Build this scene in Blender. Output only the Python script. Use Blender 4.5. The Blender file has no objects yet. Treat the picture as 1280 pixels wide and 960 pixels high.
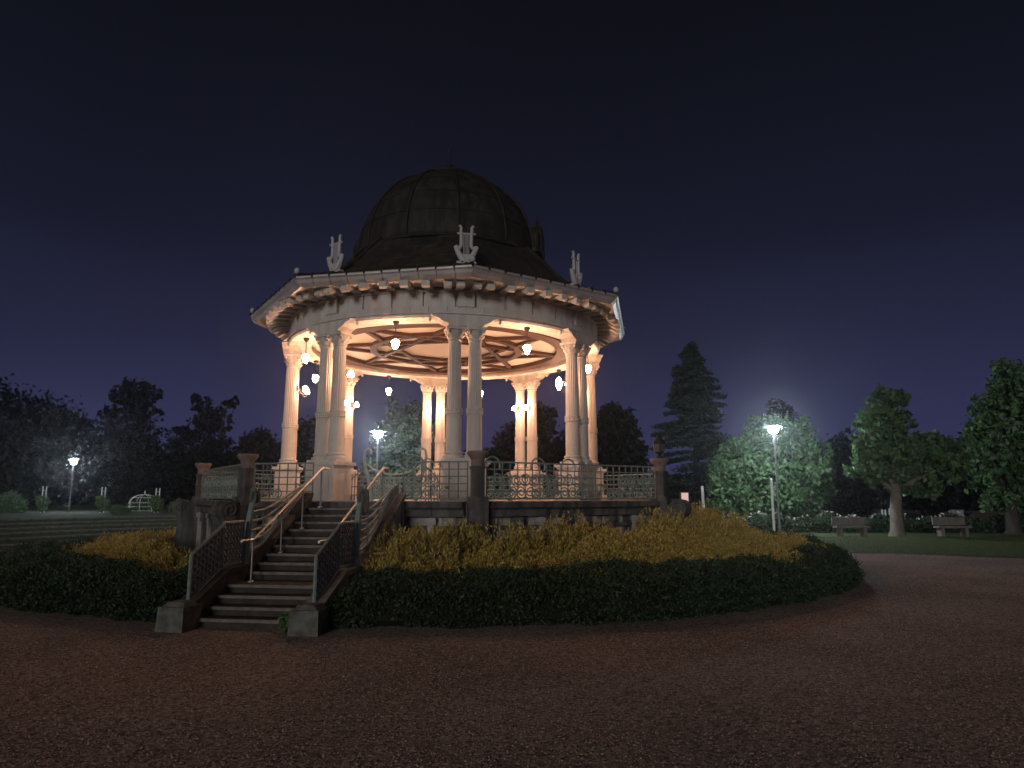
import bpy, math, random
import numpy as np
from mathutils import Vector, Matrix
random.seed(7); rng = np.random.default_rng(7)
S = bpy.context.scene; COL = S.collection
R_ = math.radians
# ---------------------------------------------------------------- camera
F = 870.0; PITCH = R_(9.14); CAM = Vector((1.82, -19.0, 1.75))
cd = bpy.data.cameras.new('camera'); cam = bpy.data.objects.new('camera', cd); COL.objects.link(cam)
cd.sensor_width = 36; cd.lens = F/1280*36; cd.clip_end = 2000; cd.clip_start = .05
cam.location = CAM; cam.rotation_euler = (R_(90)+PITCH, 0, 0); S.camera = cam
# ---------------------------------------------------------------- sky: clear night over a city, glow towards the horizon
W = bpy.data.worlds.new('World'); S.world = W; W.use_nodes = True
wn, wl = W.node_tree.nodes, W.node_tree.links
tc = wn.new('ShaderNodeTexCoord'); sp = wn.new('ShaderNodeSeparateXYZ'); rp = wn.new('ShaderNodeValToRGB')
wl.new(tc.outputs['Generated'], sp.inputs[0]); wl.new(sp.outputs['Z'], rp.inputs[0]); 
cn = wn.new('ShaderNodeTexNoise'); cn.inputs['Scale'].default_value = 2.2; cn.inputs['Detail'].default_value = 3; wl.new(tc.outputs['Generated'], cn.inputs['Vector'])
cr = wn.new('ShaderNodeMapRange'); cr.inputs[3].default_value = .80; cr.inputs[4].default_value = 1.2; wl.new(cn.outputs['Fac'], cr.inputs[0])
cm_ = wn.new('ShaderNodeVectorMath'); cm_.operation = 'SCALE'; wl.new(rp.outputs[0], cm_.inputs[0]); wl.new(cr.outputs[0], cm_.inputs['Scale']); wl.new(cm_.outputs[0], wn['Background'].inputs[0])
SKY = [(0.0, (.040,.041,.108)), (.10, (.029,.0305,.080)), (.2, (.0180,.0198,.050)), (.34, (.0092,.0104,.0235)), (.5, (.0056,.0064,.0125)), (.66, (.0040,.0045,.0070)), (1.0, (.003,.0034,.0048))]
while len(rp.color_ramp.elements) < len(SKY): rp.color_ramp.elements.new(.5)
for e, (p, c) in zip(rp.color_ramp.elements, SKY): e.position = p; e.color = (*c, 1)
wn['Background'].inputs[1].default_value = 1.0
# ---------------------------------------------------------------- faint fill sun added from behind the camera, in place of unseen park lamps
sd = bpy.data.lights.new('front_fill', 'SUN'); sun = bpy.data.objects.new('front_fill', sd); COL.objects.link(sun)
sd.energy = .78; sd.angle = R_(14); sd.color = (1, .95, .90)
SUN_DIR = Vector((-.25, -.95, .165)).normalized()
sun.rotation_euler = SUN_DIR.to_track_quat('Z', 'Y').to_euler(); sun.location = (-10, -40, 30)
V = S.view_settings; V.view_transform = 'Standard'; V.look = 'None'; V.exposure = 0; V.gamma = 1
S.display_settings.display_device = 'sRGB'
S.cycles.use_denoising = True; S.cycles.use_light_tree = True
S.cycles.max_bounces = 6; S.cycles.diffuse_bounces = 4; S.cycles.sample_clamp_indirect = 3; S.cycles.sample_clamp_direct = 0
S.cycles.caustics_reflective = False; S.cycles.caustics_refractive = False
# ---------------------------------------------------------------- pixel helpers (photo pixels, 1280x960)
def ray(x, y):
    u, v = (x-640)/F, (480-y)/F
    return Vector((u, math.cos(PITCH)-v*math.sin(PITCH), math.sin(PITCH)+v*math.cos(PITCH)))
def gp(x, y, z=0.0):
    d = ray(x, y); return CAM + d*((z-CAM.z)/d.z)
def dp(x, y, depth):
    d = ray(x, y); return CAM + d*(depth/d.y)
# ---------------------------------------------------------------- materials
def mat(name, col, rough=.7, metal=0., spec=.3, noise=None, scale=5., bump=0., bscale=30., streak=None, emit=None, trans=0., detail=6., rnd=0.):
    m = bpy.data.materials.new(name); m.use_nodes = True; n, l = m.node_tree.nodes, m.node_tree.links
    b = n['Principled BSDF']; b.inputs['Base Color'].default_value = (*col, 1); b.inputs['Roughness'].default_value = rough
    b.inputs['Metallic'].default_value = metal; b.inputs['Specular IOR Level'].default_value = spec
    t = n.new('ShaderNodeTexCoord'); out = None
    if noise is not None:
        tx = n.new('ShaderNodeTexNoise'); tx.inputs['Scale'].default_value = scale; tx.inputs['Detail'].default_value = detail; tx.inputs['Roughness'].default_value = .65
        l.new(t.outputs['Object'], tx.inputs['Vector'])
        r = n.new('ShaderNodeValToRGB'); r.color_ramp.elements[0].position = .36; r.color_ramp.elements[1].position = .66
        r.color_ramp.elements[0].color = (*noise, 1); r.color_ramp.elements[1].color = (*col, 1)
        l.new(tx.outputs['Fac'], r.inputs[0]); out = r.outputs[0]
    if streak is not None:
        mp = n.new('ShaderNodeMapping'); mp.inputs['Scale'].default_value = (5., 5., .55); g = n.new('ShaderNodeNewGeometry'); l.new(g.outputs['Position'], mp.inputs[0])
        t2 = n.new('ShaderNodeTexNoise'); t2.inputs['Scale'].default_value = 1.; t2.inputs['Detail'].default_value = 5; l.new(mp.outputs[0], t2.inputs['Vector'])
        r2 = n.new('ShaderNodeValToRGB'); r2.color_ramp.elements[0].position = .46; r2.color_ramp.elements[1].position = .60
        l.new(t2.outputs['Fac'], r2.inputs[0]); mx = n.new('ShaderNodeMix'); mx.data_type = 'RGBA'
        l.new(r2.outputs[0], mx.inputs['Factor']); mx.inputs[7].default_value = (*streak, 1)
        if out: l.new(out, mx.inputs[6])
        else: mx.inputs[6].default_value = (*col, 1)
        out = mx.outputs[2]
    if rnd:
        g = n.new('ShaderNodeNewGeometry'); hs = n.new('ShaderNodeHueSaturation'); mr = n.new('ShaderNodeMapRange')
        mr.inputs[3].default_value = 1-rnd; mr.inputs[4].default_value = 1+rnd
        l.new(g.outputs['Random Per Island'], mr.inputs[0]); l.new(mr.outputs[0], hs.inputs['Value'])
        if out: l.new(out, hs.inputs['Color'])
        else: hs.inputs['Color'].default_value = (*col, 1)
        out = hs.outputs[0]
    if out: l.new(out, b.inputs['Base Color'])
    if bump:
        tb = n.new('ShaderNodeTexNoise'); tb.inputs['Scale'].default_value = bscale; tb.inputs['Detail'].default_value = 4; l.new(t.outputs['Object'], tb.inputs['Vector'])
        bp = n.new('ShaderNodeBump'); bp.inputs['Strength'].default_value = bump; bp.inputs['Distance'].default_value = .02
        l.new(tb.outputs['Fac'], bp.inputs['Height']); l.new(bp.outputs[0], b.inputs['Normal'])
    if emit: b.inputs['Emission Color'].default_value = (*emit[0], 1); b.inputs['Emission Strength'].default_value = emit[1]
    if trans: 
        tr = n.new('ShaderNodeBsdfTranslucent'); ms = n.new('ShaderNodeMixShader'); ms.inputs[0].default_value = trans
        if out: l.new(out, tr.inputs[0])
        else: tr.inputs[0].default_value = (*col, 1)
        l.new(b.outputs[0], ms.inputs[1]); l.new(tr.outputs[0], ms.inputs[2]); l.new(ms.outputs[0], n['Material Output'].inputs[0])
    return m
M = {}
M['cream'] = mat('cream_plaster', (.66,.61,.55), .65, noise=(.55,.50,.45), scale=3.2, bump=.18, bscale=25, streak=(.50,.455,.405))
M['ceil'] = mat('ceiling_plaster', (.84,.79,.71), .8, noise=(.80,.75,.67), scale=1.2)
M['frieze'] = mat('frieze_stone', (.64,.605,.56), .75, noise=(.55,.515,.475), scale=2.5, bump=.2, bscale=30, streak=(.50,.465,.43))
M['eave'] = mat('eave_metal', (.55,.51,.48), .42, metal=.25, spec=.6, noise=(.40,.37,.35), scale=3, bump=.1)
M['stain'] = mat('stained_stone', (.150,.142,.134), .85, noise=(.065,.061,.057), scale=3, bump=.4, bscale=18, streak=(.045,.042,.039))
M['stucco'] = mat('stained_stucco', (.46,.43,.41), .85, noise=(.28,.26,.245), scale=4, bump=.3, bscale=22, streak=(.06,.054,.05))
M['stair'] = mat('worn_granite', (.060,.05,.044), .85, noise=(.032,.027,.024), scale=6, bump=.35, bscale=40)
M['newel'] = mat('mossy_newel_stone', (.17,.165,.145), .9, noise=(.07,.072,.055), scale=7, bump=.6, bscale=16)
M['nosing'] = mat('granite_nosing', (.21,.19,.175), .7, noise=(.12,.108,.098), scale=8, bump=.2, bscale=40)
M['deck'] = mat('deck_tile', (.30,.26,.22), .7, noise=(.2,.17,.14), scale=3)
M['terra'] = mat('terracotta_stone', (.26,.185,.16), .85, noise=(.16,.115,.10), scale=5, bump=.3)
M['beam'] = mat('brown_beam', (.070,.027,.013), .65, noise=(.045,.018,.009), scale=4, bump=.1)
M['roof'] = mat('weathered_copper', (.050,.045,.038), .7, metal=.2, spec=.3, noise=(.024,.022,.019), scale=2.5, bump=.25, bscale=12, streak=(.022,.020,.017))
M['iron'] = mat('green_iron', (.27,.33,.295), .5, metal=.1, spec=.5, noise=(.16,.20,.178), scale=9, bump=.1)
M['irondk'] = mat('dark_iron', (.16,.19,.172), .5, metal=.1, noise=(.10,.12,.108), scale=9)
M['ironlt'] = mat('lamplit_green_iron', (.34,.42,.37), .5, spec=.4, noise=(.24,.30,.265), scale=9)  # green iron made paler: bandstand lamplight on gate and staff rails put into colour
M['lyre'] = mat('lyre_white_paint', (.55,.53,.52), .5, noise=(.45,.43,.42), scale=9)
M['steel'] = mat('brushed_steel', (.40,.39,.38), .42, metal=1., spec=.5)
M['black'] = mat('black_metal', (.02,.02,.02), .4)
M['glow'] = mat('pendant_glass', (.9,.8,.7), .4, emit=((1., .54, .32), 175.))
M['glow2'] = mat('sconce_glass', (.9,.8,.7), .4, emit=((1., .53, .315), 225.))
M['led'] = mat('lamp_diffuser', (.9,.9,.9), .4, emit=((.80, .92, 1.), 1000.))
M['led1'] = mat('terrace_lamp_diffuser', (.9,.9,.9), .4, emit=((.78, .90, 1.), 620.))
M['led2'] = mat('far_lamp_diffuser', (.9,.9,.9), .4, emit=((.9, .95, 1.), 60.))
M['gravel'] = mat('gravel', (.41,.300,.248), .9, noise=(.205,.148,.120), scale=34, bump=.8, bscale=70, detail=8)
M['pebble'] = mat('pebble', (.37,.270,.222), .75, spec=.35, rnd=.7)
M['grass'] = mat('grass_ground', (.055,.072,.026), .9, noise=(.026,.036,.014), scale=6, bump=.5)
M['blade'] = mat('grass_blade', (.10,.135,.045), .7, rnd=.4, trans=.2)
M['kerb'] = mat('kerb_and_lit_edge', (.16,.15,.14), .7, noise=(.04,.037,.034), scale=5, bump=.3)  # kerb stone tone, also used for the lamplit terrace edges
M['path'] = mat('pale_path', (.17,.155,.14), .85, noise=(.11,.10,.09), scale=3)
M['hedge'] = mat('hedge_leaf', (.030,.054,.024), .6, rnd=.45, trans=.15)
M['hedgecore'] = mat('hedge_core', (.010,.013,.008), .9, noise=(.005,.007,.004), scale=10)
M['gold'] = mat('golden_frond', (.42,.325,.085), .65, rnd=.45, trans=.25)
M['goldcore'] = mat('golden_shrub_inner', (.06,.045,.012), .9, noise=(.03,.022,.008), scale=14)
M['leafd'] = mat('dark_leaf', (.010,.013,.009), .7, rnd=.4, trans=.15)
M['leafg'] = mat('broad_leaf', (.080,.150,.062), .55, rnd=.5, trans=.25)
M['leafm'] = mat('mid_green_leaf', (.032,.052,.028), .6, rnd=.45, trans=.2)  # leaf green between the broad leaf and the dark leaf
M['leafc'] = mat('conifer_needle', (.022,.036,.026), .7, rnd=.4)
M['rose'] = mat('rose_leaf', (.10,.17,.06), .55, rnd=.4, trans=.25)
M['rosehedge'] = mat('rose_hedge_leaf', (.034,.056,.028), .6, rnd=.45, trans=.15)
M['petal'] = mat('white_petal', (.50,.48,.46), .6)
M['bark'] = mat('bark', (.17,.15,.125), .9, noise=(.09,.08,.065), scale=7, bump=.6, bscale=14)
M['barkd'] = mat('dark_bark', (.06,.052,.045), .9, noise=(.03,.027,.024), scale=7, bump=.6, bscale=14)
M['white'] = mat('white_paint', (.75,.76,.76), .45, noise=(.62,.63,.63), scale=5)
M['grey'] = mat('galvanised_pole', (.15,.155,.155), .5, metal=.4, noise=(.10,.10,.10), scale=6)
M['pink'] = mat('lit_cabinet_panel', (.8,.5,.45), .5, emit=((1., .62, .55), .55))
M['red'] = mat('red_panel', (.4,.05,.05), .5, emit=((.6, .05, .05), .12))
M['bench'] = mat('bench_concrete', (.15,.14,.132), .85, noise=(.09,.084,.08), scale=6, bump=.3)
# ---------------------------------------------------------------- mesh helpers
class MB:
    def __init__(s): s.v = []; s.f = []
    def add(s, vs, fs):
        o = len(s.v); s.v += [tuple(p) for p in vs]; s.f += [tuple(o+i for i in f) for f in fs]; return s
    def box(s, c, d, rz=0., mtx=None, taper=1.):
        hx, hy, hz = d[0]/2, d[1]/2, d[2]/2; vs = []
        for z, k in ((-hz, 1), (hz, taper)):
            for x, y in ((-hx,-hy), (hx,-hy), (hx,hy), (-hx,hy)): vs.append(Vector((x*k, y*k, z)))
        if rz: 
            q = Matrix.Rotation(rz, 3, 'Z'); vs = [q @ p for p in vs]
        if mtx: vs = [mtx @ p for p in vs]
        vs = [p+Vector(c) for p in vs]
        return s.add(vs, [(3,2,1,0), (4,5,6,7), (0,1,5,4), (1,2,6,5), (2,3,7,6), (3,0,4,7)])
    def prism(s, poly, a, b, fn):   # poly: 2d outline, a/b: extrusion limits, fn(u,v,w)->3d
        n = len(poly); vs = [fn(u, v, a) for u, v in poly]+[fn(u, v, b) for u, v in poly]
        return s.add(vs, [tuple(range(n))[::-1], tuple(range(n, 2*n))]+[(i, (i+1) % n, n+(i+1) % n, n+i) for i in range(n)])
    def tube(s, pts, r, k=6, cap=True):
        pts = [Vector(p) for p in pts]; n = len(pts); rs = r if isinstance(r, (list, tuple)) else [r]*n; vs = []; ref = None
        for i, p in enumerate(pts):
            t = (pts[min(i+1, n-1)]-pts[max(i-1, 0)]).normalized()
            if ref is None: ref = t.orthogonal().normalized()
            a = (ref - t*ref.dot(t)); a = a.normalized() if a.length > 1e-6 else t.orthogonal().normalized(); ref = a; b = t.cross(a)
            for j in range(k):
                an = 2*math.pi*j/k; vs.append(p+(a*math.cos(an)+b*math.sin(an))*rs[i])
        fs = [(i*k+j, i*k+(j+1) % k, (i+1)*k+(j+1) % k, (i+1)*k+j) for i in range(n-1) for j in range(k)]
        if cap: fs += [tuple(range(k))[::-1], tuple(range((n-1)*k, n*k))]
        return s.add(vs, fs)
    def lathe(s, prof, seg=16, c=(0,0,0), a0=0., a1=2*math.pi, rot=0., cap=True):
        full = abs(a1-a0-2*math.pi) < 1e-6; m = seg if full else seg+1; vs = []
        for r, z in prof:
            for j in range(m):
                a = rot+a0+(a1-a0)*j/seg; vs.append((c[0]+r*math.cos(a), c[1]+r*math.sin(a), c[2]+z))
        fs = []
        for i in range(len(prof)-1):
            for j in range(seg):
                q = (j+1) % m; fs.append((i*m+j, i*m+q, (i+1)*m+q, (i+1)*m+j))
        if full and cap:
            if prof[0][0] > 1e-4: fs.append(tuple(range(m))[::-1])
            if prof[-1][0] > 1e-4: fs.append(tuple(range((len(prof)-1)*m, len(prof)*m)))
        return s.add(vs, fs)
    def ring(s, ri, ro, z0, z1, a0, a1, seg):   # closed annular block
        full = abs(a1-a0-2*math.pi) < 1e-6; m = seg if full else seg+1; vs = []
        for r, z in ((ri,z0), (ro,z0), (ro,z1), (ri,z1)):
            for j in range(m):
                a = a0+(a1-a0)*j/seg; vs.append((r*math.cos(a), r*math.sin(a), z))
        fs = []
        for i in range(4):
            for j in range(seg):
                q = (j+1) % m; k = (i+1) % 4; fs.append((i*m+j, i*m+q, k*m+q, k*m+j))
        if not full: fs += [(0, m, 2*m, 3*m), (m-1, 4*m-1, 3*m-1, 2*m-1)]
        return s.add(vs, fs)
    def ball(s, c, r, seg=10, rings=6, sz=1.):
        return s.lathe([(max(r*math.sin(math.pi*i/rings), 1e-5), -r*sz*math.cos(math.pi*i/rings)) for i in range(rings+1)], seg, c)
    def mesh(s, name, m, smooth=False):
        me = bpy.data.meshes.new(name); me.from_pydata(s.v, [], s.f); me.update()
        me.materials.append(m if not isinstance(m, str) else M[m])
        if smooth:
            me.polygons.foreach_set('use_smooth', [True]*len(me.polygons))
            try: me.set_sharp_from_angle(angle=R_(38))
            except Exception: pass
        return me
def put(name, me, parent=None, loc=(0,0,0), rz=0., sc=None):
    o = bpy.data.objects.new(name, me); COL.objects.link(o); o.location = loc
    if rz: o.rotation_euler = (0, 0, rz)
    if sc: o.scale = sc if isinstance(sc, (tuple, list)) else (sc, sc, sc)
    if parent: o.parent = parent
    return o
def obj(name, mb, m, parent=None, loc=(0,0,0), rz=0., smooth=False): return put(name, mb.mesh(name, m, smooth), parent, loc, rz)
def tag(o, label=None, cat=None, group=None, kind=None):
    if label: o['label'] = label
    if cat: o['category'] = cat
    if group: o['group'] = group
    if kind: o['kind'] = kind
    return o
def thing(name, label, cat, loc=(0,0,0), rz=0., group=None):
    o = bpy.data.objects.new(name, None); COL.objects.link(o); o.location = loc; o.rotation_euler = (0, 0, rz); o.empty_display_size = .3
    return tag(o, label, cat, group)
def quads(name, P, A, B, m):      # leaf cards: centres P, half axes A, B (n,3)
    n = len(P); v = np.empty((n, 4, 3)); v[:,0] = P-A; v[:,1] = P+B*.9-A*.15; v[:,2] = P+A; v[:,3] = P-B*.9-A*.15
    me = bpy.data.meshes.new(name); me.vertices.add(4*n); me.vertices.foreach_set('co', v.reshape(-1).astype(np.float32))
    me.loops.add(4*n); me.loops.foreach_set('vertex_index', np.arange(4*n, dtype=np.int32))
    me.polygons.add(n); me.polygons.foreach_set('loop_start', np.arange(0, 4*n, 4, dtype=np.int32)); me.polygons.foreach_set('loop_total', np.full(n, 4, dtype=np.int32))
    me.update(calc_edges=True); me.materials.append(M[m]); return me
def unit(a): return a/np.maximum(np.linalg.norm(a, axis=1, keepdims=True), 1e-9)
def rdir(n): return unit(rng.normal(size=(n, 3)))
# large worn patches in the gravel
def patches(m, amt, sc):
    n, l = m.node_tree.nodes, m.node_tree.links; b = n['Principled BSDF']; src = b.inputs['Base Color'].links[0].from_socket
    g = n.new('ShaderNodeNewGeometry'); t = n.new('ShaderNodeTexNoise'); t.inputs['Scale'].default_value = sc; t.inputs['Detail'].default_value = 5; l.new(g.outputs['Position'], t.inputs['Vector'])
    r = n.new('ShaderNodeMapRange'); r.inputs[1].default_value = .35; r.inputs[2].default_value = .65; r.inputs[3].default_value = 1-amt; r.inputs[4].default_value = 1+amt*.6; l.new(t.outputs['Fac'], r.inputs[0])
    h = n.new('ShaderNodeHueSaturation'); l.new(src, h.inputs['Color']); l.new(r.outputs[0], h.inputs['Value']); l.new(h.outputs[0], b.inputs['Base Color'])
patches(M['gravel'], .22, .45)
def stones(m, sc):                 # every stone its own tone
    n, l = m.node_tree.nodes, m.node_tree.links; b = n['Principled BSDF']; src = b.inputs['Base Color'].links[0].from_socket
    g = n.new('ShaderNodeNewGeometry'); t = n.new('ShaderNodeTexVoronoi'); t.inputs['Scale'].default_value = sc; l.new(g.outputs['Position'], t.inputs['Vector'])
    sx = n.new('ShaderNodeSeparateColor'); l.new(t.outputs['Color'], sx.inputs[0]); r = n.new('ShaderNodeMapRange'); r.inputs[3].default_value = .35; r.inputs[4].default_value = 1.6; l.new(sx.outputs[0], r.inputs[0])
    h = n.new('ShaderNodeHueSaturation'); l.new(src, h.inputs['Color']); l.new(r.outputs[0], h.inputs['Value']); l.new(h.outputs[0], b.inputs['Base Color'])
stones(M['gravel'], 38.)
# ================================================================ GROUND
def disc(r0, r1, a0, a1, z, seg, rings):
    mb = MB(); rr = [r0+(r1-r0)*(i/rings)**2 for i in range(rings+1)]
    return mb.lathe([(max(r, 1e-3), z) for r in rr], seg, (0,0,0), a0, a1)
g = obj('ground', MB().lathe([(400, 0), (120, 0), (60, 0), (30, 0), (12, 0), (.01, 0)], 64, cap=False), 'gravel'); tag(g, kind='structure')
# loose stones in front of the camera
n = 150000; a = rng.uniform(R_(-132), R_(-48), n); r = 2.0+15*rng.random(n)**1.35
P = np.stack([CAM.x+r*np.cos(a+R_(180)), CAM.y+r*np.sin(a+R_(180)), np.full(n, .004)], 1)
P = P[(np.hypot(P[:,0], P[:,1]) > 10.25)]; n = len(P); s = (.003+.009*rng.random(n)**2.4)[:,None]
th = rng.uniform(0, 6.28, n); X = np.stack([np.cos(th), np.sin(th), 0*th], 1)*s; Y = np.stack([-np.sin(th), np.cos(th), 0*th], 1)*s*.75; Z = np.array([[0,0,1.]])*s*.8
v = np.stack([P-X-Y*.6, P+X-Y, P+X*.3+Y, P-X*.8+Y*.8, P-X*.3+Y*.1+Z, P+X*.4-Y*.1+Z*1.1], 1).reshape(-1, 3)
tri = np.array([[0,1,5],[0,5,4],[1,2,5],[2,3,4],[2,4,5],[3,0,4]]); fi = (tri[None]+6*np.arange(n)[:,None,None]).reshape(-1)
me = bpy.data.meshes.new('loose_gravel'); me.vertices.add(len(v)); me.vertices.foreach_set('co', v.reshape(-1).astype(np.float32))
me.loops.add(len(fi)); me.loops.foreach_set('vertex_index', fi.astype(np.int32)); k = len(fi)//3
me.polygons.add(k); me.polygons.foreach_set('loop_start', np.arange(0, 3*k, 3, dtype=np.int32)); me.polygons.foreach_set('loop_total', np.full(k, 3, dtype=np.int32))
me.update(calc_edges=True); me.materials.append(M['pebble'])
tag(put('loose_gravel', me), 'loose reddish brown gravel scattered over the plaza', 'gravel', kind='stuff')
# lawn beyond the gravel, with its path and kerb
def sheet(name, pts, z, m):
    mb = MB(); mb.add([(p[0], p[1], z) for p in pts], [tuple(range(len(pts)))]); return tag(obj(name, mb, m), kind='structure')
Lc = [gp(x, y) for x, y in ((985, 690), (1120, 692), (1290, 699), (1500, 708), (1500, 662), (1290, 662), (930, 662), (900, 671))]
sheet('lawn', Lc, .012, 'grass')
pl = [gp(x, y) for x, y in ((780, 661), (985, 661), (1010, 655), (780, 655))]
sheet('path', pl, .008, 'path')
# grass blades on the lawn
tri_p = []
A_, B_, C_, D_ = [np.array(gp(x, y)) for x, y in ((960, 690), (1330, 700), (1330, 671.5), (930, 671.5))]
n = 26000; u = rng.random(n)[:,None]; w = rng.random(n)[:,None]**.8
P = (A_*(1-u)+B_*u)*(1-w)+(D_*(1-u)+C_*u)*w; P[:,2] = .012+.022
keep = np.hypot(P[:,0], P[:,1]) > 10.6; P = P[keep]; n = len(P)
up = unit(np.array([[0,0,1.]])+.45*rng.normal(size=(n, 3)))*(.022+.03*rng.random(n))[:,None]; sd_ = rdir(n)*.006
tag(put('grass', quads('grass', P, up, sd_, 'blade')), 'short grass on the lawn strip', 'grass', kind='stuff')
# terrace steps in an arc
TA0, TA1 = R_(100), R_(196); TR = 16.0; TS = 6; TH = .135; TD = 1.0
for i in range(TS):
    r0 = TR+TD*i; z = TH*(i+1); last = i == TS-1; r1 = 140 if last else r0+TD+.25
    st = tag(obj('terrace_step', MB().ring(r0+.03, r1, -.3 if last else z-TH-.02, z-.015, TA0, TA1, 48), 'grass'), kind='structure')
    nb = 34
    for j in range(nb):
        a0 = TA0+(TA1-TA0)*j/nb; a1 = TA0+(TA1-TA0)*(j+1)/nb-.012/r0
        obj('lit_kerb_edge', MB().ring(r0+rng.uniform(-.012, .012), r0+.22, z-.05, z+rng.uniform(-.008, .008), a0, a1, 2), 'kerb', st)  # kerb strips paler than the risers: lamplight on the step edges as colour
# ================================================================ BANDSTAND
A0 = R_(-78.9)                     # direction of the front pair of columns
VA = [A0+R_(45)*i for i in range(8)]
SA = A0-R_(22.5)                   # direction of the stairs
def pol(r, a, z=0.): return Vector((r*math.cos(a), r*math.sin(a), z))
bs = thing('bandstand', 'round cream bandstand with paired columns, lyre ornaments and dark dome, lit from inside', 'bandstand', (0,0,.15)); DZ = .15; HW_ = 1.65
RP, HP = 6.2, 1.5
def octo(r): return [(r*math.cos(a), r*math.sin(a)) for a in VA]
def octprism(r, z0, z1, ri=None):
    mb = MB()
    if ri is None: return mb.prism(octo(r), z0, z1, lambda u, v, w: (u, v, w))
    o, i = octo(r), octo(ri); vs = [(x, y, z0) for x, y in o]+[(x, y, z1) for x, y in o]+[(x, y, z0) for x, y in i]+[(x, y, z1) for x, y in i]; fs = []
    for k in range(8):
        q = (k+1) % 8; fs += [(k, q, 8+q, 8+k), (16+q, 16+k, 24+k, 24+q), (8+k, 8+q, 24+q, 24+k), (q, k, 16+k, 16+q)]
    return mb.add(vs, fs)
obj('platform_core', octprism(RP-.12, -.35, HP-.06), 'stucco', bs)
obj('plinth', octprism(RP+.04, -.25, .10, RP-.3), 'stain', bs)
obj('deck', octprism(RP-.25, HP-.05, HP), 'deck', bs)
apo = math.cos(R_(22.5)); side = 2*RP*math.sin(R_(22.5))
for i in range(8):
    am = VA[i]+R_(22.5); rz = am+R_(90); c = pol(RP*apo, am)
    # coping stones and the panelled wall under them
    nst = 7; L = (side-.5)/nst
    for j in range(nst):
        t = -side/2+.25+L*(j+.5); p = c+Vector((math.cos(rz), math.sin(rz), 0))*t
        mb = MB(); h = .11+rng.uniform(-.006, .006); w = rng.uniform(-.008, .008)
        prof = [(-.42, HP-.005), (.13+w, HP-.005), (.15+w, HP-.03), (.15+w, HP-h), (.07, HP-h-.05), (.05, HP-h-.17), (-.30, HP-h-.17)]
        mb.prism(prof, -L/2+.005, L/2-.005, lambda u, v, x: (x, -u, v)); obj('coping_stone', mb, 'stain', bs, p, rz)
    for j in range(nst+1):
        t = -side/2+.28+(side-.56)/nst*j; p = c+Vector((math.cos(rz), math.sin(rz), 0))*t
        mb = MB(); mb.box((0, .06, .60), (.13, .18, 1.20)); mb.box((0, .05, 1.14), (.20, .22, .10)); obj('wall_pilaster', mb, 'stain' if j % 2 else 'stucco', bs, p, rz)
    obj('wall_band', MB().box((0, .06, 1.02), (side-.4, .14, .06)), 'stain', bs, c, rz)
# corner piers with flared caps and scroll buttresses
pm = MB().box((0, 0, .65), (.35, .35, 1.7)).mesh('pier', M['stain'])
pm2 = MB(); pm2.box((0,0,HP+.04), (.36,.36,.1)); pm2.box((0,0,HP+.34), (.235,.235,.56)); pm2.box((0,0,HP+.62), (.27,.27,.05)); pm2 = pm2.mesh('post', M['stain'])
cm = MB().lathe([(.11,0), (.125,.03), (.12,.10), (.145,.16), (.19,.21), (.20,.24), (.20,.275), (.17,.285)], 18).mesh('flared_cap', M['terra'], True)
vol = []
for k in range(22): a = R_(-60)+k*R_(24); vol.append((.30+.17*math.cos(a), 1.33+.17*math.sin(a)))
bprof = [(0, -.2), (.62, -.2), (.62, .10), (.50, .2), (.40, .42), (.34, .72), (.33, 1.0), (.40, 1.17), (.46, 1.24), (.49, 1.34), (.46, 1.44), (.38, 1.51), (.28, 1.53), (.18, 1.50), (.12, 1.42), (0, 1.40)]
bm_ = MB().prism(bprof, -.17, .17, lambda u, v, w: (u, w, v)).mesh('scroll_buttress', M['stain'])
ey = MB()
for sg in (1,):
    pts = [(.30+(.16-.006*k)*math.cos(R_(30)+k*R_(28)), sg*.175, 1.34+(.16-.006*k)*math.sin(R_(30)+k*R_(28))) for k in range(22)]; ey.tube(pts, .018, 5)
ey = ey.mesh('volute', M['stain'])
for i, a in enumerate(VA):
    put('pier', pm, bs, pol(RP-.02, a), a); q = put('balustrade_post', pm2, bs, pol(RP-.05, a), a)
    put('flared_cap', cm, q, (0, 0, HP+.64))
    if i: 
        q = put('scroll_buttress', bm_, bs, pol(RP+.1, a), a); put('volute', ey, q); put('volute', ey, q, (0, -.35, 0))
# columns
RC = 4.08
ped = MB(); ped.box((0,0,HP+.06), (.66,1.06,.14)); ped.box((0,0,HP+.42), (.52,.92,.60)); ped.box((0,0,HP+.745), (.58,.98,.05)); ped.box((0,0,HP+.80), (.66,1.06,.07)); ped = ped.mesh('pedestal', M['cream'])
pan = MB(); pan.box((.265,0,HP+.42), (.02,.66,.42)); pan = pan.mesh('pedestal_panel', M['cream'])
Z0, Z1 = HP+.835, 5.25
base = MB().box((0,0,.03), (.46,.46,.06)); base.lathe([(.225,.06), (.235,.085), (.225,.12), (.19,.13), (.185,.15), (.205,.165), (.205,.19), (.17,.21)], 20); base = base.mesh('column_base', M['cream'], True)
sh = MB(); prof = []; HS = Z1-Z0-.21-.30; nf = 40
for k in range(13):
    z = .21+HS*k/12; prof.append((.168-.030*(k/12)**1.6, z))
vs = []; fs = []
for k, (r0, z) in enumerate(prof):
    for j in range(nf):
        flute = .010*(j % 2) if k > 3 and k < 12 else 0.
        vs.append(((r0-flute)*math.cos(2*math.pi*j/nf), (r0-flute)*math.sin(2*math.pi*j/nf), z))
for k in range(12):
    for j in range(nf): fs.append((k*nf+j, k*nf+(j+1) % nf, (k+1)*nf+(j+1) % nf, (k+1)*nf+j))
sh.add(vs, fs); sh = sh.mesh('column', M['cream'])
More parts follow.
